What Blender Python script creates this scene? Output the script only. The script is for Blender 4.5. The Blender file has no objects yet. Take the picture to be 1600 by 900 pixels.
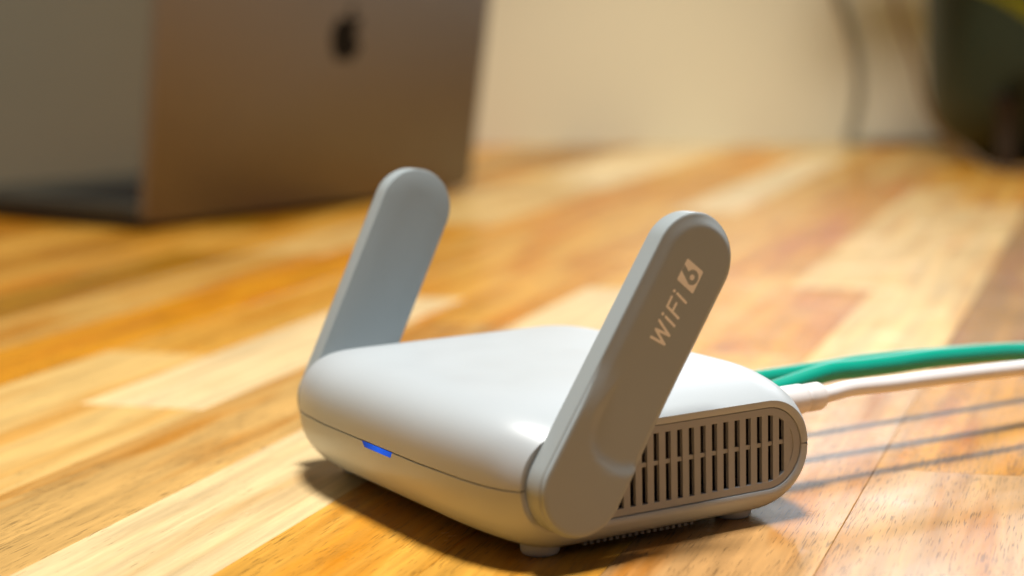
import bpy, bmesh, math, random
from mathutils import Vector, Matrix

MM = 0.001
scene = bpy.context.scene
COL = scene.collection
PI = math.pi

# ------------------------------------------------------------------ camera
CAM = Vector((416.893, -172.930, 109.878))
FWD = Vector((-0.855162, 0.498641, -0.141616))
RGT = Vector((0.506506, 0.861910, -0.023732))
UPV = Vector((-0.110226, 0.092024, 0.989637))
FPX = 2827.76
cd = bpy.data.cameras.new('camera')
cam = bpy.data.objects.new('camera', cd)
COL.objects.link(cam)
m = Matrix.Identity(4)
for i in range(3):
    m[i][0], m[i][1], m[i][2], m[i][3] = RGT[i], UPV[i], -FWD[i], CAM[i] * MM
cam.matrix_world = m
cd.sensor_width = 36
cd.lens = FPX * 36 / 1600
cd.clip_start, cd.clip_end = 0.02, 30
cd.dof.use_dof = True
cd.dof.focus_distance = 0.400
cd.dof.aperture_fstop = 8.6
scene.camera = cam
scene.render.resolution_x, scene.render.resolution_y = 1024, 576

# ------------------------------------------------------------------ world, lamps, exposure
w = bpy.data.worlds.new('World')
scene.world = w
w.use_nodes = True
bg = w.node_tree.nodes['Background']
bg.inputs[0].default_value = (0.80, 0.86, 1.0, 1)
bg.inputs[1].default_value = 0.05
scene.view_settings.view_transform = 'Standard'
scene.view_settings.look = 'None'
scene.view_settings.exposure = 0
scene.view_settings.gamma = 1
scene.cycles.use_denoising = True
scene.cycles.max_bounces = 8
scene.cycles.sample_clamp_indirect = 4


def area(name, loc, target, size, power, color, size_y=None, spread=180):
    d = bpy.data.lights.new(name, 'AREA')
    d.energy, d.color = power, color
    d.spread = math.radians(spread)
    if size_y:
        d.shape, d.size, d.size_y = 'RECTANGLE', size * MM, size_y * MM
    else:
        d.shape, d.size = 'DISK', size * MM
    o = bpy.data.objects.new(name, d)
    COL.objects.link(o)
    o.location = Vector(loc) * MM
    o.rotation_euler = ((Vector(target) - Vector(loc)) * MM).to_track_quat('-Z', 'Y').to_euler()
    return o


def spot(name, loc, target, size, power, color, cone, blend):
    d = bpy.data.lights.new(name, 'SPOT')
    d.energy, d.color, d.shadow_soft_size = power, color, size * MM
    d.spot_size, d.spot_blend = math.radians(cone), blend
    o = bpy.data.objects.new(name, d)
    COL.objects.link(o)
    o.location = Vector(loc) * MM
    o.rotation_euler = ((Vector(target) - Vector(loc)) * MM).to_track_quat('-Z', 'Y').to_euler()
    return o


def at(px, axis, val):
    """the point (mm) on the plane axis = val that stands at photograph pixel px"""
    d = FWD * FPX + RGT * (px[0] - 800) - UPV * (px[1] - 450)
    t = (val - CAM[axis]) / d[axis]
    return CAM + d * t


def at_depth(px, depth):
    return CAM + FWD * depth + RGT * ((px[0] - 800) * depth / FPX) - UPV * ((px[1] - 450) * depth / FPX)


# ceiling lamp right above the router
area('ceiling_lamp', (55, 72, 1700), (55, 72, 0), 390, 18.3, (1.0, 0.965, 0.91), None, 108)
# daylight from a window behind the table on the right
area('window_light', (-690, 900, 400), (130, 90, 0), 480, 2.3, (0.86, 0.92, 1.0), 230)
# lamp washing the back of the table and the wall
area('side_window_light', (620, 950, 480), (110, 60, 30), 420, 0.6, (0.84, 0.92, 1.0), 400)
WL = at_depth((870, 330), 1690)
spot('wall_lamp', (-330, 430, 640), WL, 60, 16, (1.0, 0.90, 0.66), 38, 0.9)


# ------------------------------------------------------------------ helpers
def new_mat(name):
    mt = bpy.data.materials.new(name)
    mt.use_nodes = True
    return mt, mt.node_tree.nodes, mt.node_tree.links, mt.node_tree.nodes['Principled BSDF']


def plastic(name, col, rough=0.45, bump=0.02, scale=9000, spec=0.5, coat=0.0, sss=0.0):
    mt, N, Lk, b = new_mat(name)
    b.inputs['Base Color'].default_value = (*col, 1)
    b.inputs['Roughness'].default_value = rough
    b.inputs['Specular IOR Level'].default_value = spec
    b.inputs['Coat Weight'].default_value = coat
    tc = N.new('ShaderNodeTexCoord')
    if bump:
        n = N.new('ShaderNodeTexNoise')
        n.inputs['Scale'].default_value = scale
        n.inputs['Detail'].default_value = 2
        bp = N.new('ShaderNodeBump')
        bp.inputs['Strength'].default_value = bump
        bp.inputs['Distance'].default_value = 0.0001
        Lk.new(tc.outputs['Object'], n.inputs['Vector'])
        Lk.new(n.outputs['Fac'], bp.inputs['Height'])
        Lk.new(bp.outputs['Normal'], b.inputs['Normal'])
    n2 = N.new('ShaderNodeTexNoise')
    n2.inputs['Scale'].default_value = 60
    n2.inputs['Detail'].default_value = 4
    mr = N.new('ShaderNodeMapRange')
    mr.inputs['From Min'].default_value, mr.inputs['From Max'].default_value = 0.3, 0.7
    mr.inputs['To Min'].default_value, mr.inputs['To Max'].default_value = rough - 0.03, rough + 0.04
    Lk.new(tc.outputs['Object'], n2.inputs['Vector'])
    Lk.new(n2.outputs['Fac'], mr.inputs['Value'])
    Lk.new(mr.outputs['Result'], b.inputs['Roughness'])
    return mt


def tag(o, label, cat, group=None, kind=None):
    if label: o['label'] = label
    if cat: o['category'] = cat
    if group: o['group'] = group
    if kind: o['kind'] = kind
    return o


def empty(name, loc, label, cat, group=None):
    o = bpy.data.objects.new(name, None)
    COL.objects.link(o)
    o.empty_display_size = 0.01
    o.location = Vector(loc) * MM
    return tag(o, label, cat, group)


def mesh_obj(name, verts, faces, mat, parent=None, smooth=True, sharp=None, kind=None):
    """verts in mm, world space; the object keeps its own origin at the parent's origin"""
    off = parent_world(parent)
    me = bpy.data.meshes.new(name)
    me.from_pydata([(Vector(v) * MM - off) for v in verts], [], faces)
    me.update()
    bm = bmesh.new(); bm.from_mesh(me)
    bmesh.ops.recalc_face_normals(bm, faces=bm.faces[:])
    bm.to_mesh(me); bm.free()
    return link_mesh(name, me, mat, parent, smooth, sharp, kind)


def parent_world(p):
    v = Vector((0, 0, 0))
    while p is not None:
        v += p.location
        p = p.parent
    return v


def link_mesh(name, me, mat, parent=None, smooth=True, sharp=None, kind=None):
    me.materials.clear()
    me.materials.append(mat)
    if smooth:
        me.polygons.foreach_set('use_smooth', [True] * len(me.polygons))
        if sharp:
            me.set_sharp_from_angle(angle=math.radians(sharp))
    o = bpy.data.objects.new(name, me)
    COL.objects.link(o)
    if parent is not None:
        o.parent = parent
    if kind: o['kind'] = kind
    return o


def box_vf(x0, x1, y0, y1, z0, z1):
    v = [(x, y, z) for z in (z0, z1) for y in (y0, y1) for x in (x0, x1)]
    f = [(0, 1, 3, 2), (4, 6, 7, 5), (0, 4, 5, 1), (2, 3, 7, 6), (0, 2, 6, 4), (1, 5, 7, 3)]
    return v, f


def add_vf(V, Fc, v, f):
    o = len(V)
    V.extend(v)
    Fc.extend([tuple(i + o for i in q) for q in f])


def bevel_mesh(o, width, seg=2, angle=30):
    bm = bmesh.new(); bm.from_mesh(o.data)
    ed = [e for e in bm.edges if len(e.link_faces) == 2 and e.calc_face_angle(0) > math.radians(angle)]
    bmesh.ops.bevel(bm, geom=ed, offset=width * MM, segments=seg, profile=0.5, affect='EDGES', clamp_overlap=True)
    bm.to_mesh(o.data); bm.free()
    o.data.polygons.foreach_set('use_smooth', [True] * len(o.data.polygons))
    o.data.set_sharp_from_angle(angle=math.radians(50))
    return o


def catmull(pts, n=12):
    P = [Vector(p) for p in pts]
    P = [P[0] * 2 - P[1]] + P + [P[-1] * 2 - P[-2]]
    out = []
    for i in range(1, len(P) - 2):
        for k in range(n):
            t = k / n
            a, b, c, d = P[i - 1], P[i], P[i + 1], P[i + 2]
            out.append(0.5 * ((2 * b) + (c - a) * t + (2 * a - 5 * b + 4 * c - d) * t * t + (3 * b - a - 3 * c + d) * t ** 3))
    out.append(P[-2])
    return out


def tube_vf(path, radii, n=20, cap=True):
    V, Fc = [], []
    up = Vector((0, 0, 1))
    for i, p in enumerate(path):
        a = path[max(i - 1, 0)]; b = path[min(i + 1, len(path) - 1)]
        t = (b - a).normalized()
        s = t.cross(up)
        if s.length < 1e-4: s = t.cross(Vector((1, 0, 0)))
        s.normalize(); u = s.cross(t)
        r = radii[i] if isinstance(radii, (list, tuple)) else radii
        for k in range(n):
            an = 2 * PI * k / n
            V.append(p + s * (r * math.cos(an)) + u * (r * math.sin(an)))
    for i in range(len(path) - 1):
        for k in range(n):
            k2 = (k + 1) % n
            Fc.append((i * n + k, i * n + k2, (i + 1) * n + k2, (i + 1) * n + k))
    if cap:
        Fc.append(tuple(range(n))[::-1])
        Fc.append(tuple(range((len(path) - 1) * n, len(path) * n)))
    return V, Fc


# ------------------------------------------------------------------ materials
M_shell = plastic('shell_plastic', (0.455, 0.495, 0.52), 0.38, 0.10, 3000)
M_ant = plastic('antenna_plastic', (0.33, 0.375, 0.39), 0.40, 0.05, 7000)
M_vent = plastic('vent_plastic', (0.36, 0.37, 0.38), 0.5, 0.05, 7000)
M_rib = plastic('grip_rib_plastic', (0.16, 0.16, 0.16), 0.6, 0.05, 7000)
M_dark = plastic('dark_cavity', (0.012, 0.013, 0.015), 0.6, 0)
M_foot = plastic('foot_rubber', (0.62, 0.66, 0.68), 0.5, 0.03, 4000)
M_print = plastic('print_ink', (0.95, 0.93, 0.88), 0.35, 0)
M_white = plastic('white_cable_plastic', (0.82, 0.80, 0.80), 0.35, 0.03, 3000)
M_green = plastic('green_cable_jacket', (0.0, 0.34, 0.24), 0.32, 0.03, 3000)
M_greenp = plastic('green_boot_plastic', (0.0, 0.36, 0.23), 0.4, 0.03, 3000)
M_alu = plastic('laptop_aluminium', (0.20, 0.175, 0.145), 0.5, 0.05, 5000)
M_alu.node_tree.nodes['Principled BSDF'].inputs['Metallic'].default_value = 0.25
M_deck = plastic('laptop_deck', (0.045, 0.040, 0.028), 0.8, 0.03, 5000, 0.2)
M_logo = plastic('emblem_gloss', (0.006, 0.006, 0.007), 0.5, 0, 9000, 0.15)
M_screen = plastic('screen_glass', (0.01, 0.01, 0.012), 0.12, 0)
M_pot = plastic('pot_glaze', (0.018, 0.030, 0.014), 0.5, 0.08, 900)
M_soil = plastic('soil', (0.02, 0.014, 0.008), 0.9, 0.5, 300)
M_cord = plastic('grey_cord', (0.27, 0.235, 0.165), 0.5, 0.02, 3000)
M_tan = plastic('tan_cord', (0.17, 0.10, 0.04), 0.5, 0.02, 3000)
M_cork = plastic('cork_brown', (0.035, 0.02, 0.008), 0.8, 0.1, 900)

# blue status light
M_led, N_, L_, b_ = new_mat('status_light_blue')
b_.inputs['Base Color'].default_value = (0.002, 0.02, 0.2, 1)
b_.inputs['Emission Color'].default_value = (0.002, 0.085, 0.60, 1)
tc_ = N_.new('ShaderNodeTexCoord'); sx_ = N_.new('ShaderNodeSeparateXYZ'); cr_ = N_.new('ShaderNodeValToRGB')
L_.new(tc_.outputs['Generated'], sx_.inputs[0]); L_.new(sx_.outputs[0], cr_.inputs['Fac'])
cr_.color_ramp.elements[0].color = (0.35, 0.35, 0.35, 1)
cr_.color_ramp.elements[1].color = (0.8, 0.8, 0.8, 1)
e_ = cr_.color_ramp.elements.new(0.55); e_.color = (1.25, 1.25, 1.25, 1)
L_.new(cr_.outputs['Color'], b_.inputs['Emission Strength'])
b_.inputs['Roughness'].default_value = 0.6
b_.inputs['Specular IOR Level'].default_value = 0.1

# leaf
M_leaf, N_, L_, b_ = new_mat('leaf_green')
tc_ = N_.new('ShaderNodeTexCoord'); nz_ = N_.new('ShaderNodeTexNoise'); cr_ = N_.new('ShaderNodeValToRGB')
nz_.inputs['Scale'].default_value = 40
cr_.color_ramp.elements[0].color = (0.20, 0.30, 0.006, 1)
cr_.color_ramp.elements[1].color = (0.32, 0.42, 0.012, 1)
L_.new(tc_.outputs['Object'], nz_.inputs['Vector']); L_.new(nz_.outputs['Fac'], cr_.inputs['Fac'])
L_.new(cr_.outputs['Color'], b_.inputs['Base Color'])
b_.inputs['Roughness'].default_value = 0.4

# wall paint
M_wall, N_, L_, b_ = new_mat('wall_paint')
tc_ = N_.new('ShaderNodeTexCoord'); nz_ = N_.new('ShaderNodeTexNoise'); cr_ = N_.new('ShaderNodeValToRGB')
nz_.inputs['Scale'].default_value = 2.5; nz_.inputs['Detail'].default_value = 6
cr_.color_ramp.elements[0].color = (0.68, 0.62, 0.47, 1)
cr_.color_ramp.elements[1].color = (0.73, 0.67, 0.52, 1)
L_.new(tc_.outputs['Object'], nz_.inputs['Vector']); L_.new(nz_.outputs['Fac'], cr_.inputs['Fac'])
L_.new(cr_.outputs['Color'], b_.inputs['Base Color'])
nb_ = N_.new('ShaderNodeTexNoise'); nb_.inputs['Scale'].default_value = 400
bp_ = N_.new('ShaderNodeBump'); bp_.inputs['Strength'].default_value = 0.15; bp_.inputs['Distance'].default_value = 0.001
L_.new(tc_.outputs['Object'], nb_.inputs['Vector']); L_.new(nb_.outputs['Fac'], bp_.inputs['Height'])
L_.new(bp_.outputs['Normal'], b_.inputs['Normal'])
b_.inputs['Roughness'].default_value = 0.8


def wood_material():
    mt, N, L, b = new_mat('butcher_block_wood')
    tc = N.new('ShaderNodeTexCoord')
    oi = N.new('ShaderNodeObjectInfo')
    # every stave cuts the grain somewhere else
    off = N.new('ShaderNodeVectorMath'); off.operation = 'SCALE'
    comb = N.new('ShaderNodeCombineXYZ')
    mul = N.new('ShaderNodeMath'); mul.operation = 'MULTIPLY'; mul.inputs[1].default_value = 7.31
    mul2 = N.new('ShaderNodeMath'); mul2.operation = 'MULTIPLY'; mul2.inputs[1].default_value = 3.77
    L.new(oi.outputs['Random'], mul.inputs[0]); L.new(oi.outputs['Random'], mul2.inputs[0])
    L.new(mul.outputs[0], comb.inputs[0]); L.new(mul2.outputs[0], comb.inputs[1]); L.new(oi.outputs['Random'], comb.inputs[2])
    add = N.new('ShaderNodeVectorMath'); add.operation = 'ADD'
    L.new(tc.outputs['Object'], add.inputs[0]); L.new(comb.outputs[0], add.inputs[1])

    def noise(scale_x, scale_y, scale, detail=4, rough=0.55, dist=0.0):
        mp = N.new('ShaderNodeMapping')
        mp.inputs['Scale'].default_value = (scale_x, scale_y, scale_x)
        n = N.new('ShaderNodeTexNoise')
        n.inputs['Scale'].default_value = scale
        n.inputs['Detail'].default_value = detail
        n.inputs['Roughness'].default_value = rough
        n.inputs['Distortion'].default_value = dist
        L.new(add.outputs[0], mp.inputs['Vector']); L.new(mp.outputs[0], n.inputs['Vector'])
        return n.outputs['Fac']

    def rng(x, a, b_, lo, hi):
        r = N.new('ShaderNodeMapRange')
        r.inputs['From Min'].default_value, r.inputs['From Max'].default_value = a, b_
        r.inputs['To Min'].default_value, r.inputs['To Max'].default_value = lo, hi
        L.new(x, r.inputs['Value'])
        return r.outputs['Result']

    def mulm(a, b_):
        q = N.new('ShaderNodeMath'); q.operation = 'MULTIPLY'
        L.new(a, q.inputs[0]); L.new(b_, q.inputs[1])
        return q.outputs[0]

    broad = noise(1, 0.09, 60, 4, 0.5, 0.8)          # wide stains along the stave
    bands = noise(1, 0.05, 220, 4, 0.6, 0.3)         # growth bands
    fine = noise(1, 0.06, 1500, 3, 0.6)              # fibre
    pores = noise(1, 0.045, 2700, 2, 0.5)             # dark pores
    sep = N.new('ShaderNodeSeparateColor'); L.new(oi.outputs['Color'], sep.inputs[0])
    dens = rng(sep.outputs[1], 0.25, 0.56, 0.63, 0.76)      # pale staves show hardly any pores
    patch = noise(1, 0.3, 90, 2, 0.5)
    thr = N.new('ShaderNodeMath'); thr.operation = 'SUBTRACT'
    L.new(pores, thr.inputs[0]); L.new(rng(patch, 0.35, 0.65, -0.05, 0.05), thr.inputs[1])
    dif = N.new('ShaderNodeMath'); dif.operation = 'SUBTRACT'
    L.new(thr.outputs[0], dif.inputs[0]); L.new(dens, dif.inputs[1])
    poremask = rng(dif.outputs[0], -0.06, 0.0, 1.0, 0.52)
    val = mulm(mulm(rng(bands, 0.3, 0.7, 0.72, 1.14), rng(fine, 0.3, 0.7, 0.93, 1.06)),
               poremask)
    # stains turn the stave colour towards a deep amber
    mix = N.new('ShaderNodeMix'); mix.data_type = 'RGBA'; mix.blend_type = 'MULTIPLY'
    mix.inputs[7].default_value = (0.77, 0.49, 0.185, 1)
    sp0 = N.new('ShaderNodeSeparateColor'); L.new(oi.outputs['Color'], sp0.inputs[0])
    L.new(mulm(rng(broad, 0.47, 0.66, 0.0, 0.95), rng(sp0.outputs[1], 0.30, 0.62, 1.0, 0.28)), mix.inputs[0])
    L.new(oi.outputs['Color'], mix.inputs[6])
    hsv = N.new('ShaderNodeHueSaturation'); hsv.inputs['Saturation'].default_value = 1.07
    L.new(mix.outputs[2], hsv.inputs['Color']); L.new(val, hsv.inputs['Value'])
    L.new(hsv.outputs['Color'], b.inputs['Base Color'])
    L.new(rng(fine, 0.3, 0.7, 0.42, 0.52), b.inputs['Roughness'])
    b.inputs['Specular IOR Level'].default_value = 0.25
    b.inputs['Coat Weight'].default_value = 0.42
    b.inputs['Coat Roughness'].default_value = 0.18
    # smears and wiping marks in the varnish
    geo = N.new('ShaderNodeNewGeometry')
    sm = N.new('ShaderNodeTexNoise'); sm.inputs['Scale'].default_value = 22; sm.inputs['Detail'].default_value = 6
    sm.inputs['Roughness'].default_value = 0.65
    L.new(geo.outputs['Position'], sm.inputs['Vector'])
    L.new(rng(sm.outputs['Fac'], 0.35, 0.65, 0.12, 0.30), b.inputs['Coat Roughness'])
    bp = N.new('ShaderNodeBump')
    bp.inputs['Strength'].default_value = 0.35
    bp.inputs['Distance'].default_value = 0.00025
    L.new(val, bp.inputs['Height']); L.new(bp.outputs['Normal'], b.inputs['Normal'])
    return mt


M_wood = wood_material()

# ------------------------------------------------------------------ tabletop: staves glued side by side
WD = Vector((-0.65183, 0.75837, 0))     # along the staves
WM = Vector((0.75837, 0.65183, 0))      # across the staves
ROT = math.atan2(WD.y, WD.x) - PI / 2   # local y runs along a stave
table = bpy.data.objects.new('tabletop', None)
COL.objects.link(table)
table.empty_display_size = 0.05
table['kind'] = 'structure'
table['label'] = 'butcher block tabletop of pale and amber wooden staves'

CREAM, PALE, TAN = (0.77, 0.59, 0.335), (0.70, 0.47, 0.19), (0.64, 0.38, 0.12)
SHADE_AMBER = (0.36, 0.17, 0.022)  # amber darkened to carry the shade near the plant and far left
GOLD, AMBER, ORANGE = (0.66, 0.35, 0.085), (0.54, 0.255, 0.05), (0.64, 0.285, 0.045)
BROWN, ROSE = (0.60, 0.37, 0.14), (0.52, 0.30, 0.13)
TONES = [CREAM, PALE, TAN, GOLD, AMBER, ORANGE, TAN, GOLD, PALE]
rnd = random.Random(11)
# strip edges across the table (mm); the ones read off the photograph first
EDGES = [-15.8, 25.6, 67.0, 103.0, 144.6, 186.0]
EDGES_L = [-57.2, -99.0, -140.0, -181.5, -223.0]
e = EDGES[-1]
while e < 620: e += 41.4; EDGES.append(e)
e = EDGES_L[-1]
while e > -900: e -= 41.4; EDGES_L.append(e)
EDGES = sorted(EDGES + EDGES_L)
# strips seen close: [(end along the stave, colour), ...] from the near end outwards
KNOWN = {
    -15.8: [(-420, TAN), (330, CREAM), (760, GOLD)],
    25.6: [(380, GOLD), (840, ORANGE)],
    67.0: [(-260, PALE), (190, GOLD), (345, ORANGE), (800, PALE)],
    103.0: [(-380, TAN), (150, ROSE), (690, PALE), (1000, GOLD)],
    144.6: [(40, ROSE), (210, AMBER), (760, SHADE_AMBER)],
    186.0: [(70, ROSE), (220, AMBER), (560, SHADE_AMBER), (900, AMBER)],
    -57.2: [(230, BROWN), (640, GOLD)],
    -99.0: [(-300, GOLD), (66, PALE), (290, CREAM), (700, GOLD)],
    -140.0: [(-100, TAN), (150, PALE), (520, GOLD), (900, ORANGE)],
    -181.5: [(260, ORANGE), (560, ORANGE), (800, PALE)],
    -223.0: [(60, TAN), (420, TAN), (900, PALE)],
}


def stave(s0, s1, t0, t1, colr):
    c = WM * ((s0 + s1) / 2) + WD * ((t0 + t1) / 2)
    hx, hy, g = (s1 - s0) / 2 - 0.04, (t1 - t0) / 2 - 0.04, 0.15
    dz = rnd.uniform(-0.05, 0.0)
    V = [(-hx, -hy, -24), (hx, -hy, -24), (hx, hy, -24), (-hx, hy, -24),
         (-hx, -hy, dz - g), (hx, -hy, dz - g), (hx, hy, dz - g), (-hx, hy, dz - g),
         (-hx + g, -hy + g, dz), (hx - g, -hy + g, dz), (hx - g, hy - g, dz), (-hx + g, hy - g, dz)]
    F = [(3, 2, 1, 0), (8, 9, 10, 11)]
    for a in (0, 4):
        for k in range(4):
            k2 = (k + 1) % 4
            F.append((a + k, a + k2, a + 4 + k2, a + 4 + k))
    me = bpy.data.meshes.new('stave')
    me.from_pydata([Vector(v) * MM for v in V], [], F)
    o = link_mesh('stave', me, M_wood, table, smooth=False)
    o.location = c * MM
    o.rotation_euler = (0, 0, ROT)
    j = 1 + rnd.uniform(-0.06, 0.06)
    o.color = (*[min(0.9, q * j) for q in colr], 1)


T_MIN, T_MAX = -330, 1700
for i in range(len(EDGES) - 1):
    s0, s1 = EDGES[i], EDGES[i + 1]
    t_end = 1700 if s0 < 0 else 1500
    t = T_MIN - rnd.uniform(0, 120)
    for (te, c) in KNOWN.get(s0, []):
        if te > t + 40:
            stave(s0, s1, t, te, c); t = te
    while t < t_end:
        te = t + rnd.uniform(260, 520)
        stave(s0, s1, t, te, rnd.choice(TONES if s0 > -225 else [GOLD, AMBER, ORANGE, TAN, SHADE_AMBER, GOLD])); t = te  # darker tones on the far left stand in for dimmer light

# ------------------------------------------------------------------ walls
def cam_plan(lat, dep):
    """a point on the table plan from sideways / forward distances of the camera"""
    f2 = Vector((FWD.x, FWD.y, 0)).normalized()
    r2 = Vector((f2.y, -f2.x, 0))
    p = Vector((CAM.x, CAM.y, 0)) + r2 * lat + f2 * dep
    return p


def wall_panel(name, a, b, mat, h=900, th=40, base=-24):
    d = (b - a).normalized()
    n = Vector((-d.y, d.x, 0))
    mid = (a + b) / 2
    if n.dot(Vector((CAM.x, CAM.y, 0)) - mid) > 0: n = -n
    V = []
    for z in (base, h):
        V += [(p.x, p.y, z) for p in (a, b, b + n * th, a + n * th)]
    F = [(0, 1, 2, 3), (4, 7, 6, 5)] + [(k, 4 + k, 4 + (k + 1) % 4, (k + 1) % 4) for k in range(4)]
    return mesh_obj(name, V, F, mat, None, smooth=False, kind='structure')


wc = cam_plan(-190, 1778)
wr = cam_plan(900, 1443)
wl = cam_plan(-190 - 700, 1778 - 1683)
M_side = plastic('side_wall_dimmed', (0.20, 0.178, 0.118), 0.8, 0.1, 400)  # dimness of this wall is put into its dark colour
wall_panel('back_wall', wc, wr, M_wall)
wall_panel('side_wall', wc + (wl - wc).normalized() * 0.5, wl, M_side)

# ------------------------------------------------------------------ ROUTER
W = 108.52                    # plan size between the two vented ends
YC, HALF = 45.0, 45.0
SEAM_END, SEAM_MID = 16.9, 18.0
AY0, AZ0, AR, AL = 18.72, 16.84, 10.06, 53.15     # antenna hinge, radius, length

router = empty('travel_router', (W / 2, YC, 0),
               'small pale grey travel router with two raised antennas and a blue status light', 'router')


def inset(s, e0, c, a):
    if s >= c: return 0.0
    q = (c - s) / a
    return e0 * (1 - math.sqrt(max(0.0, 1 - q * q)))


def section(x):
    """half length, end radius, top, bottom, seam height of the body at x"""
    s = min(x, W - x)
    ey = inset(s, 12.0, 33.6, 36.0)
    hy = HALF - ey
    top = 32.6 - inset(s, 7.6, 25.0, 26.9)
    bot = 2.0 + inset(s, 7.0, 7.0, 7.54)
    k = max(0.0, 1 - s / 26.0)
    seam = SEAM_MID + (SEAM_END - SEAM_MID) * (k * k * (3 - 2 * k))
    return hy, top, bot, seam




def half_ring(x, upper, n=56, grow=0.0):
    hy, top, bot, seam = section(x)
    hy += grow
    h = (top - seam if upper else seam - bot) + grow
    re = min(hy, 17.0 if upper else 20.0)
    s = min(x, W - x)
    q_ = min(1.0, s / 9.0)
    if s < (16 if upper else 34):                                     # the ends are true stadiums
        k = s / 16.0 if upper else s / 34.0
        re = (h + 0.6) * (1 - k) + re * k
    pts = []
    for i in range(n + 1):
        t = PI * i / n
        c, sn = math.cos(t), math.sin(t)
        NEXP = 2.15 + ((0.65 if c > 0 else 0.12) if upper else 0.1) * q_ * q_ * (3 - 2 * q_)
        # spread points: half of them on the rounded ends
        yy = -(abs(c) ** (2 / NEXP)) * re * (1 if c >= 0 else -1) - (hy - re) * (1 if c > 0 else (-1 if c < 0 else 0))
        zz = abs(sn) ** (2 / NEXP) * h
        if upper:
            f = (yy / hy)
            zz += 0.55 * (1 - f * f) * min(1, s / 20.0) * (zz / h)
        pts.append((YC + yy, seam + (zz if upper else -zz)))
    return pts


def xs_body():
    out, n = [], 44
    for i in range(n + 1):
        u = i / n
        out.append(W * 0.5 * (1 - math.cos(PI * u)))
    return out


def shell(upper):
    X = xs_body()
    V, Fc = [], []
    n = 56
    gap = 0.07 if upper else -0.07
    rows = []
    for xi, x in enumerate(X):
        ring = half_ring(x, upper, n)
        hy, top, bot, seam = section(x)
        r = []
        # lip folded inwards at the seam, front and rear
        r.append((x, YC - hy + 1.2, seam + gap))
        r.append((x, YC - hy + 0.16, seam + gap))
        for k, (y, z) in enumerate(ring):
            if k == 0 or k == n:
                z = seam + gap + (0.16 if upper else -0.16)
            r.append((x, y, z))
        r.append((x, YC + hy - 0.16, seam + gap))
        r.append((x, YC + hy - 1.2, seam + gap))
        o = len(V); V.extend(r); rows.append(list(range(o, o + len(r))))
    m_ = len(rows[0])
    for a, b in zip(rows[:-1], rows[1:]):
        for k in range(m_ - 1):
            Fc.append((a[k], a[k + 1], b[k + 1], b[k]))
    # end rims: from the outline in to the vent opening, then a short wall inwards
    for side, row in ((-1, rows[0]), (1, rows[-1])):
        x = 0.0 if side < 0 else W
        outline = row[2:-2]
        sgn = 1 if upper else -1
        prev = outline
        for (hl, rr, dx, first) in ((36.15, 9.75, 0.0, 1), (35.75, 9.35, -0.18, 0), (35.65, 9.25, -0.5, 0), (35.65, 9.25, -3.5, 0)):
            cur = []
            for k in range(n + 1):
                t = PI * k / n
                c, sn = math.cos(t), math.sin(t)
                y0_, z0_ = V[outline[k]][1], V[outline[k]][2]
                # project the outline point onto the stadium of the vent opening
                cy = max(-(hl - rr), min(hl - rr, (y0_ - YC) * (hl - rr) / (37.3 - 10.8)))
                if abs(y0_ - YC) < (37.3 - 10.8):
                    yv, zv = cy, rr * sgn
                else:
                    dy = y0_ - YC - math.copysign(37.3 - 10.8, y0_ - YC)
                    dz = z0_ - 16.95
                    L = math.hypot(dy, dz) or 1
                    yv = math.copysign(hl - rr, y0_ - YC) + rr * dy / L
                    zv = rr * dz / L
                if k in (0, n): zv = 0.07 * sgn
                V.append((x + side * dx, YC + yv, 16.95 + zv)); cur.append(len(V) - 1)
            for k in range(n):
                Fc.append((prev[k], prev[k + 1], cur[k + 1], cur[k]))
            prev = cur
    return V, Fc


V, Fc = shell(True)
upper_shell = mesh_obj('upper_shell', V, Fc, M_shell, router, True, 38)
V, Fc = shell(False)
lower_shell = mesh_obj('lower_shell', V, Fc, M_shell, router, True, 38)

# status light set into the lower shell right under the seam
def front_y(x, z):
    hy, top, bot, seam = section(x)
    ring = half_ring(x, z >= seam)
    pr = ring[0]
    for p in ring[1:len(ring) // 2]:
        if (p[1] - z) * (pr[1] - z) <= 0 and p[1] != pr[1]:
            f = (z - pr[1]) / (p[1] - pr[1])
            return pr[0] + (p[0] - pr[0]) * f
        pr = p
    return pr[0]


V, Fc = [], []
nx, nz = 14, 5
for layer, off in ((0, -0.05), (1, 0.6)):
    for j in range(nz + 1):
        for i in range(nx + 1):
            a = j / nz
            x = 50.9 + 1.1 * a + (65.9 - 50.9 - 1.9 * a) * i / nx
            z = section(x)[3] - 0.10 - 1.25 * a
            V.append((x, front_y(x, z) + off, z))
st = (nx + 1)
for j in range(nz):
    for i in range(nx):
        a = j * st + i
        Fc.append((a, a + 1, a + st + 1, a + st))
        a2 = a + st * (nz + 1)
        Fc.append((a2, a2 + st, a2 + st + 1, a2 + 1))
border = [i for i in range(nx)] + [nx + j * st for j in range(nz)] + [nz * st + nx - i for i in range(nx)] + [(nz - j) * st for j in range(nz)]
off2 = st * (nz + 1)
for k in range(len(border)):
    a, b = border[k], border[(k + 1) % len(border)]
    Fc.append((a, b, b + off2, a + off2))
mesh_obj('status_light', V, Fc, M_led, router, True, 40)

# feet
def lathe_vf(c, prof, n=32):
    V, Fc = [], []
    for r, z in prof:
        for k in range(n):
            a = 2 * PI * k / n
            V.append((c[0] + r * math.cos(a), c[1] + r * math.sin(a), z))
    for j in range(len(prof) - 1):
        for k in range(n):
            k2 = (k + 1) % n
            Fc.append((j * n + k, j * n + k2, (j + 1) * n + k2, (j + 1) * n + k))
    Fc.append(tuple(range(n))[::-1])
    Fc.append(tuple(range((len(prof) - 1) * n, len(prof) * n)))
    return V, Fc


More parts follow.
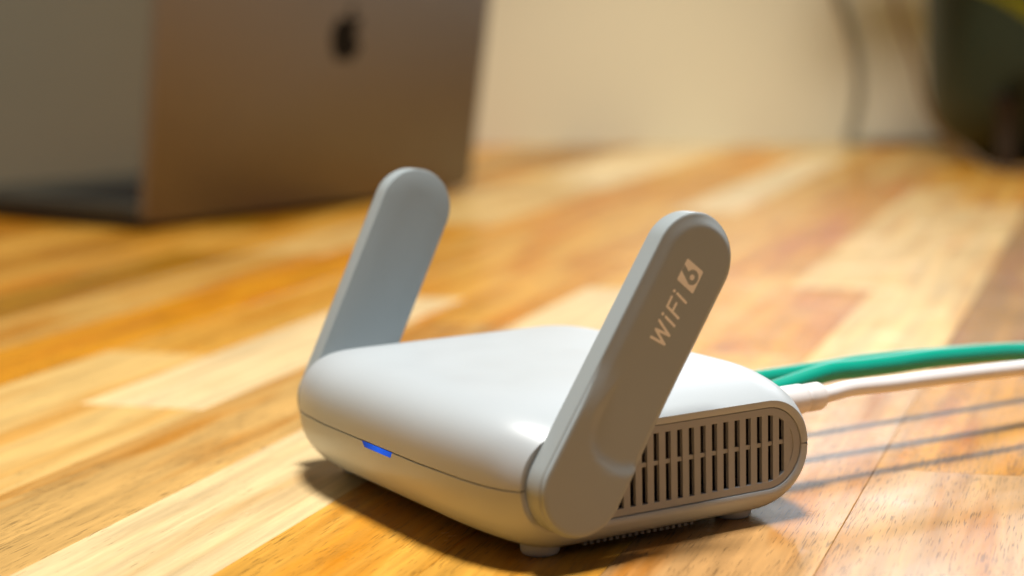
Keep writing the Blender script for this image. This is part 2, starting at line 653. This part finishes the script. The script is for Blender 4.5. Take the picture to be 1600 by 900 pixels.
for fx in (10.2, W - 10.2):
    for fy in (18.2, 69.0):
        V, Fc = lathe_vf((fx, fy), [(3.5, 0.0), (3.9, 0.2), (4.2, 0.7), (4.3, 1.6), (4.3, 5.0)])
        mesh_obj('foot', V, Fc, M_foot, router, True, 40)


# vented end panels
def stadium_pts(hl, r, n=24):
    pts = []
    for k in range(n + 1):
        a = -PI / 2 + PI * k / n
        pts.append((YC + hl - r + r * math.cos(a), 16.95 + r * math.sin(a)))
    for k in range(n + 1):
        a = PI / 2 + PI * k / n
        pts.append((YC - hl + r + r * math.cos(a), 16.95 + r * math.sin(a)))
    return pts


def loft_rings(rings, close_last=False):
    V, Fc = [], []
    n = len(rings[0])
    for r in rings: V.extend(r)
    for j in range(len(rings) - 1):
        for k in range(n):
            k2 = (k + 1) % n
            Fc.append((j * n + k, j * n + k2, (j + 1) * n + k2, (j + 1) * n + k))
    if close_last:
        Fc.append(tuple(range((len(rings) - 1) * n, len(rings) * n)))
    return V, Fc


SLOT0, PITCH, SLOTW = 40.91, 3.06, 1.40
OPEN_HL, OPEN_R = 33.6, 7.45
for side in (-1, 1):
    X0 = 0.0 if side < 0 else W
    fx = lambda d: X0 - side * d          # d = depth below the rim plane
    outer = stadium_pts(35.55, 9.15); inner = stadium_pts(OPEN_HL, OPEN_R)
    step = stadium_pts(34.9, 8.6); step2 = stadium_pts(34.8, 8.5)
    rings = [[(fx(3.2), y, z) for y, z in outer], [(fx(0.55), y, z) for y, z in outer],
             [(fx(0.42), y, z) for y, z in stadium_pts(35.4, 9.0)],
             [(fx(0.42), y, z) for y, z in stadium_pts(OPEN_HL + 0.1, OPEN_R + 0.1)],
             [(fx(0.55), y, z) for y, z in inner], [(fx(1.5), y, z) for y, z in inner]]
    V, Fc = loft_rings(rings)
    panel = mesh_obj('vent_panel', V, Fc, M_vent, router, True, 35)
    # dark pocket behind the slots
    back = stadium_pts(OPEN_HL + 0.6, OPEN_R + 0.6)
    V, Fc = loft_rings([[(fx(1.6), y, z) for y, z in back], [(fx(9), y, z) for y, z in back]], True)
    mesh_obj('vent_recess', V, Fc, M_dark, router, False)
    # upright slats
    k = -10
    while True:
        a = SLOT0 + PITCH * k + SLOTW
        b = SLOT0 + PITCH * (k + 1)
        k += 1
        if b < YC - OPEN_HL + 0.2: continue
        if a > YC + OPEN_HL - 0.4: break
        if k >= 13 or a < YC - OPEN_HL + 1.6:
            # the last bays at each end are closed
            pass
        dyc = min(abs(a - YC), abs(b - YC)) - (OPEN_HL - OPEN_R)
        hh = math.sqrt(max(0, OPEN_R ** 2 - max(0, dyc) ** 2)) + 0.5
        v, f = box_vf(min(fx(0.45), fx(1.45)), max(fx(0.45), fx(1.45)), a, min(b, YC + OPEN_HL), 16.95 - hh, 16.95 + hh)
        mesh_obj('slat', v, f, M_vent, panel, False)
    v, f = box_vf(min(fx(0.75), fx(1.5)), max(fx(0.75), fx(1.5)), YC - OPEN_HL, YC + OPEN_HL, 17.45, 18.42)
    mesh_obj('cross_rib', v, f, M_vent, panel, False)
    for ye, yw in ((YC + OPEN_HL - 1.75, 2.0), (YC - OPEN_HL - 0.3, 2.0)):
        v, f = box_vf(min(fx(0.62), fx(1.45)), max(fx(0.62), fx(1.45)), ye, ye + yw, 16.95 - 4.9, 16.95 + 4.9)
        mesh_obj('blind_bay', v, f, M_vent, panel, False)
    # little grip ribs under the rim of the lower shell
    V, Fc = [], []
    for q in range(18):
        y = 25 + q * 1.62
        x_ = 6.0 if side < 0 else W - 6.0
        z_ = section(x_)[2]
        v, f = box_vf(x_ - 2.4, x_ + 2.4, y, y + 0.8, z_ - 0.07, z_ + 0.6)
        add_vf(V, Fc, v, f)
    mesh_obj('grip_ribs', V, Fc, M_rib, router, False)

# ports on the rear face
def rear_y(x, z):
    return 2 * YC - front_y(x, z)


PORTS = [('ethernet_port', 46.0, 13.5, 10.5), ('ethernet_port', 67.5, 13.5, 10.5), ('usb_port', 24.0, 13.0, 6.0), ('power_port', 86.5, 9.5, 4.0)]
ZP = {'power_port': 21.2}
PZ = 17.6
for nm, px_, pw, ph in PORTS:
    z_ = ZP.get(nm, PZ)
    yb = rear_y(px_, z_)
    v, f = box_vf(px_ - pw / 2, px_ + pw / 2, yb - 4, yb + 0.25, z_ - ph / 2, z_ + ph / 2)
    o = mesh_obj(nm, v, f, M_dark, router, False)
    bevel_mesh(o, 0.4, 1)


# antennas -----------------------------------------------------------------
def smooth(a, b, x):
    t = max(0.0, min(1.0, (x - a) / (b - a)))
    return t * t * (3 - 2 * t)


T_EDGE = 5.30


def edge_drop(u, v):
    return 0.75 * smooth(-3.0, 7.0, u + 0.4 * max(0.0, v - AL)) * smooth(6.0, 26.0, v)


def ant_height(u, v):
    """height of the outer face above the edge level"""
    cap = v if v < 0 else (v - AL if v > AL else 0)
    if v < 0 or v > AL: d = AR - math.hypot(u, cap)
    else: d = AR - abs(u)
    d = max(0.0, d)
    # hub: full thickness with a rolled edge
    hub = 1.05 * math.sqrt(max(0.0, 1 - (1 - min(1, d / 1.3)) ** 2))
    # arm: narrow slopes at the edges and a flat face between, the front slope wider
    wd = 2.6 - 1.0 * max(-1.0, min(1.0, u / 6.0))
    dr = edge_drop(u, v)
    arm = -dr + (0.42 + dr) * smooth(0.0, wd, d)
    # the flat face ends in a round thumb cut towards the hub
    R, vc, uc = 10.1, 16.5, 3.2
    if v > vc: q = max(0.0, uc - u) if u < uc else 0.0
    else: q = math.hypot(u - uc, v - vc)
    inside = 1 - smooth(R - (3.4 if v > vc else 1.5 + 1.9 * smooth(2.0, 8.5, uc - u) * smooth(vc - 9, vc, v)), R + 0.1, q)
    inside = max(inside, smooth(13.0, 26.0, v))
    return hub * (1 - inside) + (arm) * inside


def antenna_mesh(mirror):
    """u across, v along, w outwards from the inner face"""
    rings = []
    nA, nS = 44, 46

    def outline(r):
        pts = []
        for k in range(nA + 1):                    # hub arc, from +u round below to -u
            a = -PI * k / nA
            pts.append((r * math.cos(a), r * math.sin(a)))
        for k in range(1, nS):
            pts.append((-r, AL * k / nS))
        for k in range(nA + 1):
            a = PI - PI * k / nA
            pts.append((r * math.cos(a), AL + r * math.sin(a)))
        for k in range(1, nS):
            pts.append((r, AL - AL * k / nS))
        return pts
    for r, wv in ((AR - 6, 0.0), (AR - 0.45, 0.0), (AR - 0.12, 0.14), (AR, 0.5), (AR, T_EDGE - 0.42), (AR - 0.09, T_EDGE - 0.14), (AR - 0.32, T_EDGE)):
        rings.append([(u, v, wv - (edge_drop(u, v) if wv > 2 else 0)) for u, v in outline(r)])
    steps = [0.6, 1.0, 1.4, 1.8, 2.2, 2.6, 3.0, 3.4, 3.8] + [4.3 + 0.45 * i for i in range(13)]
    for d in steps:
        r = max(AR - d, 0.02)
        ring = []
        for u, v in outline(r):
            ring.append((u, v, T_EDGE + ant_height(u, v)))
        rings.append(ring)
    V, Fc = loft_rings(rings)
    # close the back and the slit along the middle
    n = len(rings[0])
    for base in (0, (len(rings) - 1) * n):
        lo = list(range(base, base + n))
        # left points nA..nA+nS, right points after the tip arc
        left = lo[nA:nA + nS + 1]
        right = [lo[0]] + lo[:-(nS):-1] + [lo[nA + nS + nA]]
        for a, b, c, d in zip(left[:-1], left[1:], right[1:], right[:-1]):
            Fc.append((a, b, c, d))
        hubf = lo[:nA + 1]
        Fc.append(tuple(hubf))
        tip = lo[nA + nS:nA + nS + nA + 1]
        Fc.append(tuple(tip))
    return V, Fc


def antenna(side, theta):
    X0 = -0.37 if side < 0 else W + 0.37
    th = math.radians(theta)
    ct, sn = math.cos(th), math.sin(th)

    def place(p):
        u, v, wv = p
        return (X0 + side * wv, AY0 + u * sn + v * ct, AZ0 - u * ct + v * sn)
    V, Fc = antenna_mesh(side < 0)
    o = mesh_obj('antenna', [place(p) for p in V], Fc, M_ant, router, True, 40)
    o['label'] = 'raised antenna printed WiFi 6 on its outer face' if side > 0 else 'raised antenna with its plain inner face showing'
    # hinge pin into the shell
    a = Vector(place((0, 0, 0.2))); b = Vector(place((0, 0, -2.5)))
    v, f = tube_vf([b, a], 8.2, 40)
    mesh_obj('hinge', v, f, M_vent, o, True, 40)
    return o, place


ANT_R, place_r = antenna(1, 56.963)
ANT_L, place_l = antenna(-1, 63.747)


# lettering on the near antenna
def capsule(p, q, r, n=10):
    p, q = Vector((*p, 0)), Vector((*q, 0))
    d = (q - p)
    a0 = math.atan2(d.y, d.x) if d.length > 1e-6 else 0
    pts = []
    for k in range(n + 1):
        a = a0 + PI / 2 + PI * k / n
        pts.append((p.x + r * math.cos(a), p.y + r * math.sin(a)))
    for k in range(n + 1):
        a = a0 - PI / 2 + PI * k / n
        pts.append((q.x + r * math.cos(a), q.y + r * math.sin(a)))
    return pts


def flat_poly(outlines, place, z):
    """2D outlines (with holes) filled through a curve, then set on the antenna face"""
    cu = bpy.data.curves.new('glyph', 'CURVE')
    cu.dimensions = '2D'; cu.fill_mode = 'FRONT'
    for pts in outlines:
        sp = cu.splines.new('POLY')
        sp.points.add(len(pts) - 1)
        for i, p in enumerate(pts): sp.points[i].co = (p[0], p[1], 0, 1)
        sp.use_cyclic_u = True
    tmp = bpy.data.objects.new('glyph', cu)
    COL.objects.link(tmp)
    dg = bpy.context.evaluated_depsgraph_get()
    me = bpy.data.meshes.new_from_object(tmp.evaluated_get(dg))
    bpy.data.objects.remove(tmp)
    V = [(v.co.x, v.co.y) for v in me.vertices]
    F = [tuple(p.vertices) for p in me.polygons]
    n = len(V)
    out = [place((u, v, T_EDGE + ant_height(u, v) + z)) for u, v in V]
    return out, F


SW = 0.30
GL = {
    'W': [[(-1.66, 34.45), (2.13, 34.66)], [(2.13, 34.66), (-1.50, 36.35)], [(-1.50, 36.35), (2.25, 36.75)], [(2.25, 36.75), (-1.72, 38.30)]],
    'i': [[(-1.62, 39.85), (-1.60, 39.86)], [(-0.60, 39.66), (2.32, 39.05)]],
    'F': [[(2.34, 40.88), (-1.45, 41.68)], [(-1.45, 41.68), (-1.52, 43.90)], [(0.25, 41.35), (0.25, 43.25)]],
    'i2': [[(-1.58, 45.25), (-1.56, 45.26)], [(-0.62, 45.12), (2.32, 44.50)]],
}
lift = 0.02
for key in ('W', 'i', 'F', 'i2'):
    V, Fc = [], []
    for k, (p, q) in enumerate(GL[key]):
        v, f = flat_poly([capsule(p, q, SW if not (key.startswith('i') and k == 0) else 0.36)], place_r, lift + 0.004 * k)
        add_vf(V, Fc, v, f)
    o = mesh_obj('printed_letter', V, Fc, M_print, ANT_R, False)

# the 6 in its filled box (holes = ring and stem of the digit)
def rot_box():
    c = [(-2.30, 47.55), (-2.26, 52.60), (2.88, 52.05), (2.93, 46.85)]
    out = []
    n = 4
    for i in range(n):
        a, b, d = Vector(c[i - 1]), Vector(c[i]), Vector(c[(i + 1) % n])
        r = 0.42
        p = b + (a - b).normalized() * r; q = b + (d - b).normalized() * r
        for k in range(7):
            t = k / 6
            out.append(((1 - t) ** 2 * p + 2 * t * (1 - t) * b + t * t * q)[:])
    return out


DC = Vector((0.93, 49.72))
R1, R0 = 1.62, 0.62
# a digit 6 outline: round bowl whose left flank runs up through the upper edge of the box
six = []
a0, a1 = math.radians(185), math.radians(185 + 312)
bowl = []
for k in range(49):
    # angle measured so that the bowl starts at the stem's inner side and ends at its outer side
    a = math.radians(-140) + math.radians(300) * k / 48
    bowl.append((DC.x + R1 * math.cos(a), DC.y + R1 * math.sin(a)))
# text up = -u ; text right = +v.  stem leaves the bowl on its -v flank and leans to +v at the top
stem_out = (-2.6, 49.75)
stem_in = (-2.6, 51.05)
six_poly = []
for k in range(41):
    a = math.radians(-92) + math.radians(222) * k / 40      # from -v flank through +u to +v / upper right
    six_poly.append((DC.x + R1 * math.cos(a), DC.y + R1 * math.sin(a)))
six_poly.append((-0.55, 50.35))
six_poly.append((-2.30, 51.15))
six_poly.append((-2.30, 49.75))
dot = [(DC.x + R0 * math.cos(2 * PI * k / 24), DC.y + R0 * math.sin(2 * PI * k / 24)) for k in range(24)]
bx = rot_box()
# carve: split the box into a filled outline with the digit as a hole
hole = [(max(u, -2.22), v) for u, v in six_poly]
V, Fc = flat_poly([bx, hole, dot], place_r, lift)
mesh_obj('printed_badge', V, Fc, M_print, ANT_R, False)

# ------------------------------------------------------------------ cables
def cable_path(pts, x=None):
    return catmull(pts, 14)


def pxs(lst):
    return [at(p, 0, x) for p, x in lst]


# white USB power cable
UZ = 21.2
yb = rear_y(86.5, UZ)
wcab = empty('power_cable', (86.5, yb, UZ), 'white power cable with a thick round plug in the router', 'cable')
run = [at(p, 0, x) for p, x in (((1330, 606.5), 86.5), ((1390, 600), 86.7), ((1450, 592), 87), ((1500, 586), 87.5), ((1560, 579), 88), ((1640, 571), 88))]
path = catmull([(86.5, yb + 8, UZ), (86.5, yb + 17, UZ + 0.1)] + run + [(87, yb + 130, 17), (85, yb + 190, 9), (80, yb + 280, 2.2), (60, yb + 420, 2.1), (40, yb + 620, 2.1)], 10)
v, f = tube_vf(path, 2.0, 20)
mesh_obj('cord', v, f, M_white, wcab, True, 50)
ax = [Vector((86.5, y, UZ)) for y in (yb - 2, yb + 0.4, yb + 0.8, yb + 8.8, yb + 9.8, yb + 10.1, yb + 10.4, yb + 10.8, yb + 14.4, yb + 15.2, yb + 15.4)]
v, f = tube_vf(ax, [3.4, 3.4, 3.65, 3.6, 3.4, 3.05, 3.05, 3.4, 3.4, 3.0, 2.2], 32)
mesh_obj('plug', v, f, M_white, wcab, True, 45)
# two green network cables
for i, (px_, run, tail) in enumerate([
    (46.0, [((1262, 581.5), 46), ((1294, 576.5), 46), ((1352, 567), 46), ((1430, 559), 46.5), ((1520, 552.5), 47), ((1640, 545), 47)],
     [(44, 150, 14), (38, 230, 6), (30, 330, 2.9), (0, 500, 2.9), (-40, 700, 2.9)]),
    (67.5, [((1289, 583), 67.5), ((1340, 576), 68), ((1395, 569), 68.5), ((1450, 561), 69), ((1500, 556), 69.5), ((1560, 551), 70), ((1640, 546), 70)],
     [(70, 135, 22), (68, 200, 14), (62, 300, 4), (34, 460, 2.9), (0, 640, 2.9)])]):
    PZ = (16.9, 19.0)[i]
    yb = rear_y(px_, PZ)
    c = empty('network_cable', (px_, yb, PZ),
              ['green network cable running behind the other green one', 'green network cable running next to the white power cable'][i],
              'cable', 'green network cables plugged into the router')
    pts = [Vector((px_, yb + 8, PZ)), Vector((px_, yb + 15, PZ + 0.3))]
    pts += [p for p in (at(q, 0, x) for q, x in run) if p.y > yb + 24]
    pts += [Vector((p[0], yb + p[1], p[2])) for p in tail]
    path = catmull(pts, 12)
    v, f = tube_vf(path, 2.5, 20)
    mesh_obj('cord', v, f, M_green, c, True, 50)
    v, f = box_vf(px_ - 5.8, px_ + 5.8, yb - 3, yb + 9, PZ - 4, PZ + 4)
    o = mesh_obj('plug', v, f, M_greenp, c, False)
    bevel_mesh(o, 0.8, 2)
    ax = [Vector((px_, yb + y, PZ)) for y in (8.6, 10, 12, 14, 14.5)]
    v, f = tube_vf(ax, [3.9, 3.8, 3.4, 3.0, 2.5], 24)
    mesh_obj('boot', v, f, M_greenp, c, True, 45)

# ------------------------------------------------------------------ laptop behind
LB = at((222, 352), 2, 4)
RB = at((735, 291), 2, 4)
lu = (RB - LB).normalized()
ln = Vector((lu.y, -lu.x, 0))           # towards the camera
tilt = math.radians(10.5)
lup = Vector((0, 0, math.cos(tilt))) + ln * math.sin(tilt)
lnn = lu.cross(lup).normalized()
if lnn.dot(ln) < 0: lnn = -lnn
LW = (RB - LB).length
LH, LT = 206.0, 4.2
lap = empty('laptop', (LB + RB) / 2 * 1.0 - Vector((0, 0, 4)), 'open laptop seen from behind with a dark fruit shaped emblem on its lid', 'laptop')


def round_rect(w, h, r, n=8, rb=None):
    pts = []
    for cx, cy, a0, rr in ((w - r, h - r, 0, r), (r, h - r, 90, r), (rb or r, rb or r, 180, rb or r), (w - (rb or r), rb or r, 270, rb or r)):
        for k in range(n + 1):
            a = math.radians(a0 + 90 * k / n)
            pts.append((cx + rr * math.cos(a), cy + rr * math.sin(a)))
    return pts


def slab(outline_fn, to3, t0, t1, e=0.6):
    """rounded slab between depths t0 and t1 with softened edges"""
    rings = []
    for ins, t in ((e, t0), (0, t0 + e), (0, t1 - e), (e, t1)):
        rings.append([to3(p, t) for p in outline_fn(ins)])
    V, Fc = loft_rings(rings, True)
    n = len(rings[0])
    Fc.append(tuple(range(n))[::-1])
    return V, Fc


def lid3(p, t):
    return LB + lu * p[0] + lup * p[1] + lnn * t


def lid_out(ins):
    return [(x + ins, y + ins) for x, y in round_rect(LW - 2 * ins, LH - 2 * ins, 10, 8, 7)]


V, Fc = slab(lid_out, lid3, -LT, 0.0)
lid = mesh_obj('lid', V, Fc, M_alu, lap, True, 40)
V, Fc = slab(lambda i: [(x + 5 + i, y + 9 + i) for x, y in round_rect(LW - 10 - 2 * i, LH - 15 - 2 * i, 4)], lid3, -LT - 0.5, -LT - 0.02, 0.1)
mesh_obj('screen', V, Fc, M_screen, lid, True, 40)


def base3(p, t):
    q = LB + lu * p[0] - ln * (p[1] + 3.0)
    return Vector((q.x, q.y, t))


V, Fc = slab(lambda i: [(x + i, y + i) for x, y in round_rect(LW - 2 * i, 208 - 2 * i, 10)], base3, 3.0, 15.6, 2.0)
base = mesh_obj('base', V, Fc, M_deck, lap, True, 40)
V, Fc = slab(lambda i: [(x + 14 + i, y + 18 + i) for x, y in round_rect(LW - 28 - 2 * i, 104 - 2 * i, 3)], base3, 15.5, 16.0, 0.1)
mesh_obj('keyboard', V, Fc, M_logo, base, True, 40)
v, f = tube_vf([LB + lu * 22 + Vector((0, 0, 5)) - ln * 4, RB - lu * 22 + Vector((0, 0, 5)) - ln * 4], 4.0, 20)
mesh_obj('hinge', v, f, M_deck, lap, True, 40)
for sx in (18, LW - 18):
    for sy in (16, 192):
        c_ = base3((sx, sy), 0)
        V, Fc = lathe_vf((c_.x, c_.y), [(6, 0.0), (7, 0.6), (7, 3.2)])
        mesh_obj('rubber_foot', V, Fc, M_dark, base, True, 40)
# emblem: a bitten fruit and its leaf, inlaid in the lid
def emblem_outline():
    P = [(0.0, 8.6), (2.2, 9.4), (4.6, 10.0), (7.4, 9.0), (9.3, 6.8)]           # right shoulder to the bite
    P += [(7.3, 4.6), (6.6, 1.8), (7.3, -1.2), (9.8, -3.4)]                      # bite
    P += [(8.6, -6.6), (6.4, -9.8), (4.2, -11.4), (2.2, -11.3), (0.0, -10.6)]
    P += [(-2.2, -11.3), (-4.4, -11.3), (-6.8, -9.2), (-8.8, -5.6), (-9.8, -1.2), (-9.6, 3.2), (-8.0, 7.2), (-5.2, 9.6), (-2.4, 9.6)]
    return P


def leaf_outline():
    P = []
    for k in range(9):
        t = k / 8
        P.append((0.2 + 4.6 * t - 1.6 * math.sin(PI * t) * 1.0, 10.9 + 5.0 * t + 1.2 * math.sin(PI * t)))
    for k in range(1, 8):
        t = 1 - k / 8
        P.append((0.2 + 4.6 * t + 1.6 * math.sin(PI * t), 10.9 + 5.0 * t - 1.4 * math.sin(PI * t)))
    return P


EC = (147.5, 105.0)
V, Fc = [], []
for ol in (emblem_outline(), leaf_outline()):
    # smooth closed outline
    n = len(ol); sm = []
    for i in range(n):
        a, b, c_, d = [Vector(ol[(i + j) % n]) for j in (-1, 0, 1, 2)]
        for k in range(4):
            t = k / 4
            sm.append(0.5 * ((2 * b) + (c_ - a) * t + (2 * a - 5 * b + 4 * c_ - d) * t * t + (3 * b - a - 3 * c_ + d) * t ** 3))
    pts = [(EC[0] + p.x * 1.28, EC[1] + p.y * 1.28) for p in sm]
    k0 = len(V)
    V += [lid3(p, 0.02) for p in pts] + [lid3(p, -0.3) for p in pts]
    m_ = len(pts)
    Fc.append(tuple(range(k0, k0 + m_)))
    for i in range(m_):
        j = (i + 1) % m_
        Fc.append((k0 + i, k0 + j, k0 + m_ + j, k0 + m_ + i))
mesh_obj('emblem', V, Fc, M_logo, lid, False)

# ------------------------------------------------------------------ things at the back on the right
# dark green pot with a leafy plant
pc = at_depth((1602, 230), 1415)
pot = empty('plant_pot', (pc.x, pc.y, 0), 'dark green round bottomed plant pot at the right edge of the table', 'pot')
prof = [(22, 0.0), (34, 0.6), (50, 6), (63, 17), (71, 33), (75, 55), (76.5, 90), (77, 150), (77.5, 190), (74.5, 190.5), (73.5, 180)]
V, Fc = lathe_vf((pc.x, pc.y), prof, 56)
mesh_obj('bowl', V, Fc[:-2] + [Fc[-2]], M_pot, pot, True, 50)
V, Fc = lathe_vf((pc.x, pc.y), [(73.2, 170), (73.4, 181), (40, 184), (5, 185)], 40)
mesh_obj('soil', V, Fc, M_soil, pot, True, 50)

plant = empty('potted_plant', (pc.x, pc.y, 183), 'leafy plant growing from the dark green pot, one leaf hanging into view', 'plant')


def leaf(base_p, tip_p, width, sag, name='leaf'):
    b, t = Vector(base_p), Vector(tip_p)
    n = 12
    d = (t - b)
    side = d.cross(Vector((0, 0, 1))).normalized()
    V, Fc = [], []
    for i in range(n + 1):
        q = i / n
        c_ = b + d * q + Vector((0, 0, sag * math.sin(PI * q)))
        wv = width * math.sin(PI * min(1, 0.04 + q * 0.96)) ** 0.8 * (1 - 0.35 * q)
        for k, s in enumerate((-1, -0.5, 0, 0.5, 1)):
            V.append(c_ + side * (wv * s) + Vector((0, 0, abs(s) * wv * 0.25)))
    for i in range(n):
        for k in range(4):
            a = i * 5 + k
            Fc.append((a, a + 1, a + 6, a + 5))
    nv = len(V)
    V += [p - Vector((0, 0, 0.5)) for p in V]
    Fc += [tuple(q + nv for q in f[::-1]) for f in Fc[:]]
    mesh_obj(name, V, Fc, M_leaf, plant, True, 60)


lt = at_depth((1530, -15), 1290)
leaf(at_depth((1710, 110), 1300), at_depth((1500, -25), 1270), 26, 8)
rl = random.Random(4)
for k in range(11):
    a = 2 * PI * k / 11 + rl.uniform(-0.2, 0.2)
    L = rl.uniform(90, 170)
    b0 = Vector((pc.x + 18 * math.cos(a), pc.y + 18 * math.sin(a), 250 + rl.uniform(-10, 60)))
    leaf(b0, b0 + Vector((L * math.cos(a), L * math.sin(a), rl.uniform(-20, 60))), rl.uniform(24, 34), 28)
    st_ = catmull([(pc.x + 6 * math.cos(a), pc.y + 6 * math.sin(a), 180), (pc.x + 10 * math.cos(a), pc.y + 10 * math.sin(a), 215), b0], 5)
    v, f = tube_vf(st_, 2.2, 8)
    mesh_obj('stem', v, f, M_leaf, plant, True, 60)
b0 = at_depth((1710, 110), 1300)
v, f = tube_vf(catmull([(pc.x, pc.y, 180), (pc.x, pc.y, 200), b0], 6), 2.2, 8)
mesh_obj('stem', v, f, M_leaf, plant, True, 60)


def wall_pt(px, lift_):
    """point on the back wall behind the pixel, lifted off it by lift_ mm"""
    d2 = (wr - wc).normalized()
    n = Vector((-d2.y, d2.x, 0))
    if n.dot(CAM - wc) < 0: n = -n
    d = FWD * FPX + RGT * (px[0] - 800) - UPV * (px[1] - 450)
    t = ((wc - CAM).dot(n) + lift_) / d.dot(n)
    return CAM + d * t


pts = [wall_pt(p, 5) for p in ((1230, -260), (1268, -120), (1300, -30), (1322, 30), (1338, 90), (1341, 140), (1334, 185))]
end = wall_pt((1328, 228), 14); end.z = 3.6
p2 = wall_pt((1375, 232), 16); p2.z = 3.6
p3 = wall_pt((1440, 232), 16); p3.z = 3.6
p4 = wall_pt((1640, 232), 22); p4.z = 3.6
v, f = tube_vf(catmull(pts + [end, p2, p3, p4], 10), 3.5, 14)
tag(mesh_obj('wall_cable', v, f, M_cord, None, True, 50), 'grey brown cord hanging in a curve down the wall', 'cord')
pts = [at_depth(p, 1330) for p in ((1375, -200), (1392, -60), (1402, 20), (1430, 95), (1446, 160), (1470, 205), (1510, 236))]
end = at((1548, 262), 2, 2.4); end2 = at((1600, 268), 2, 2.4); end3 = at((1680, 264), 2, 2.4)
v, f = tube_vf(catmull(pts + [end, end2, end3], 10), 2.2, 12)
tag(mesh_obj('tan_cable', v, f, M_tan, None, True, 50), 'tan cord drooping in front of the dark green pot', 'cord')
# small brown upright peg beside the pot
kc = at((1572, 262), 2, 0)
V, Fc = lathe_vf((kc.x, kc.y), [(8, 0.0), (9, 1.0), (8, 14), (7.5, 38), (9, 44), (9.5, 50), (7, 55), (2, 56.5)], 24)
tag(mesh_obj('wooden_peg', V, Fc, M_cork, None, True, 50), 'small brown wooden peg standing in front of the pot', 'peg')
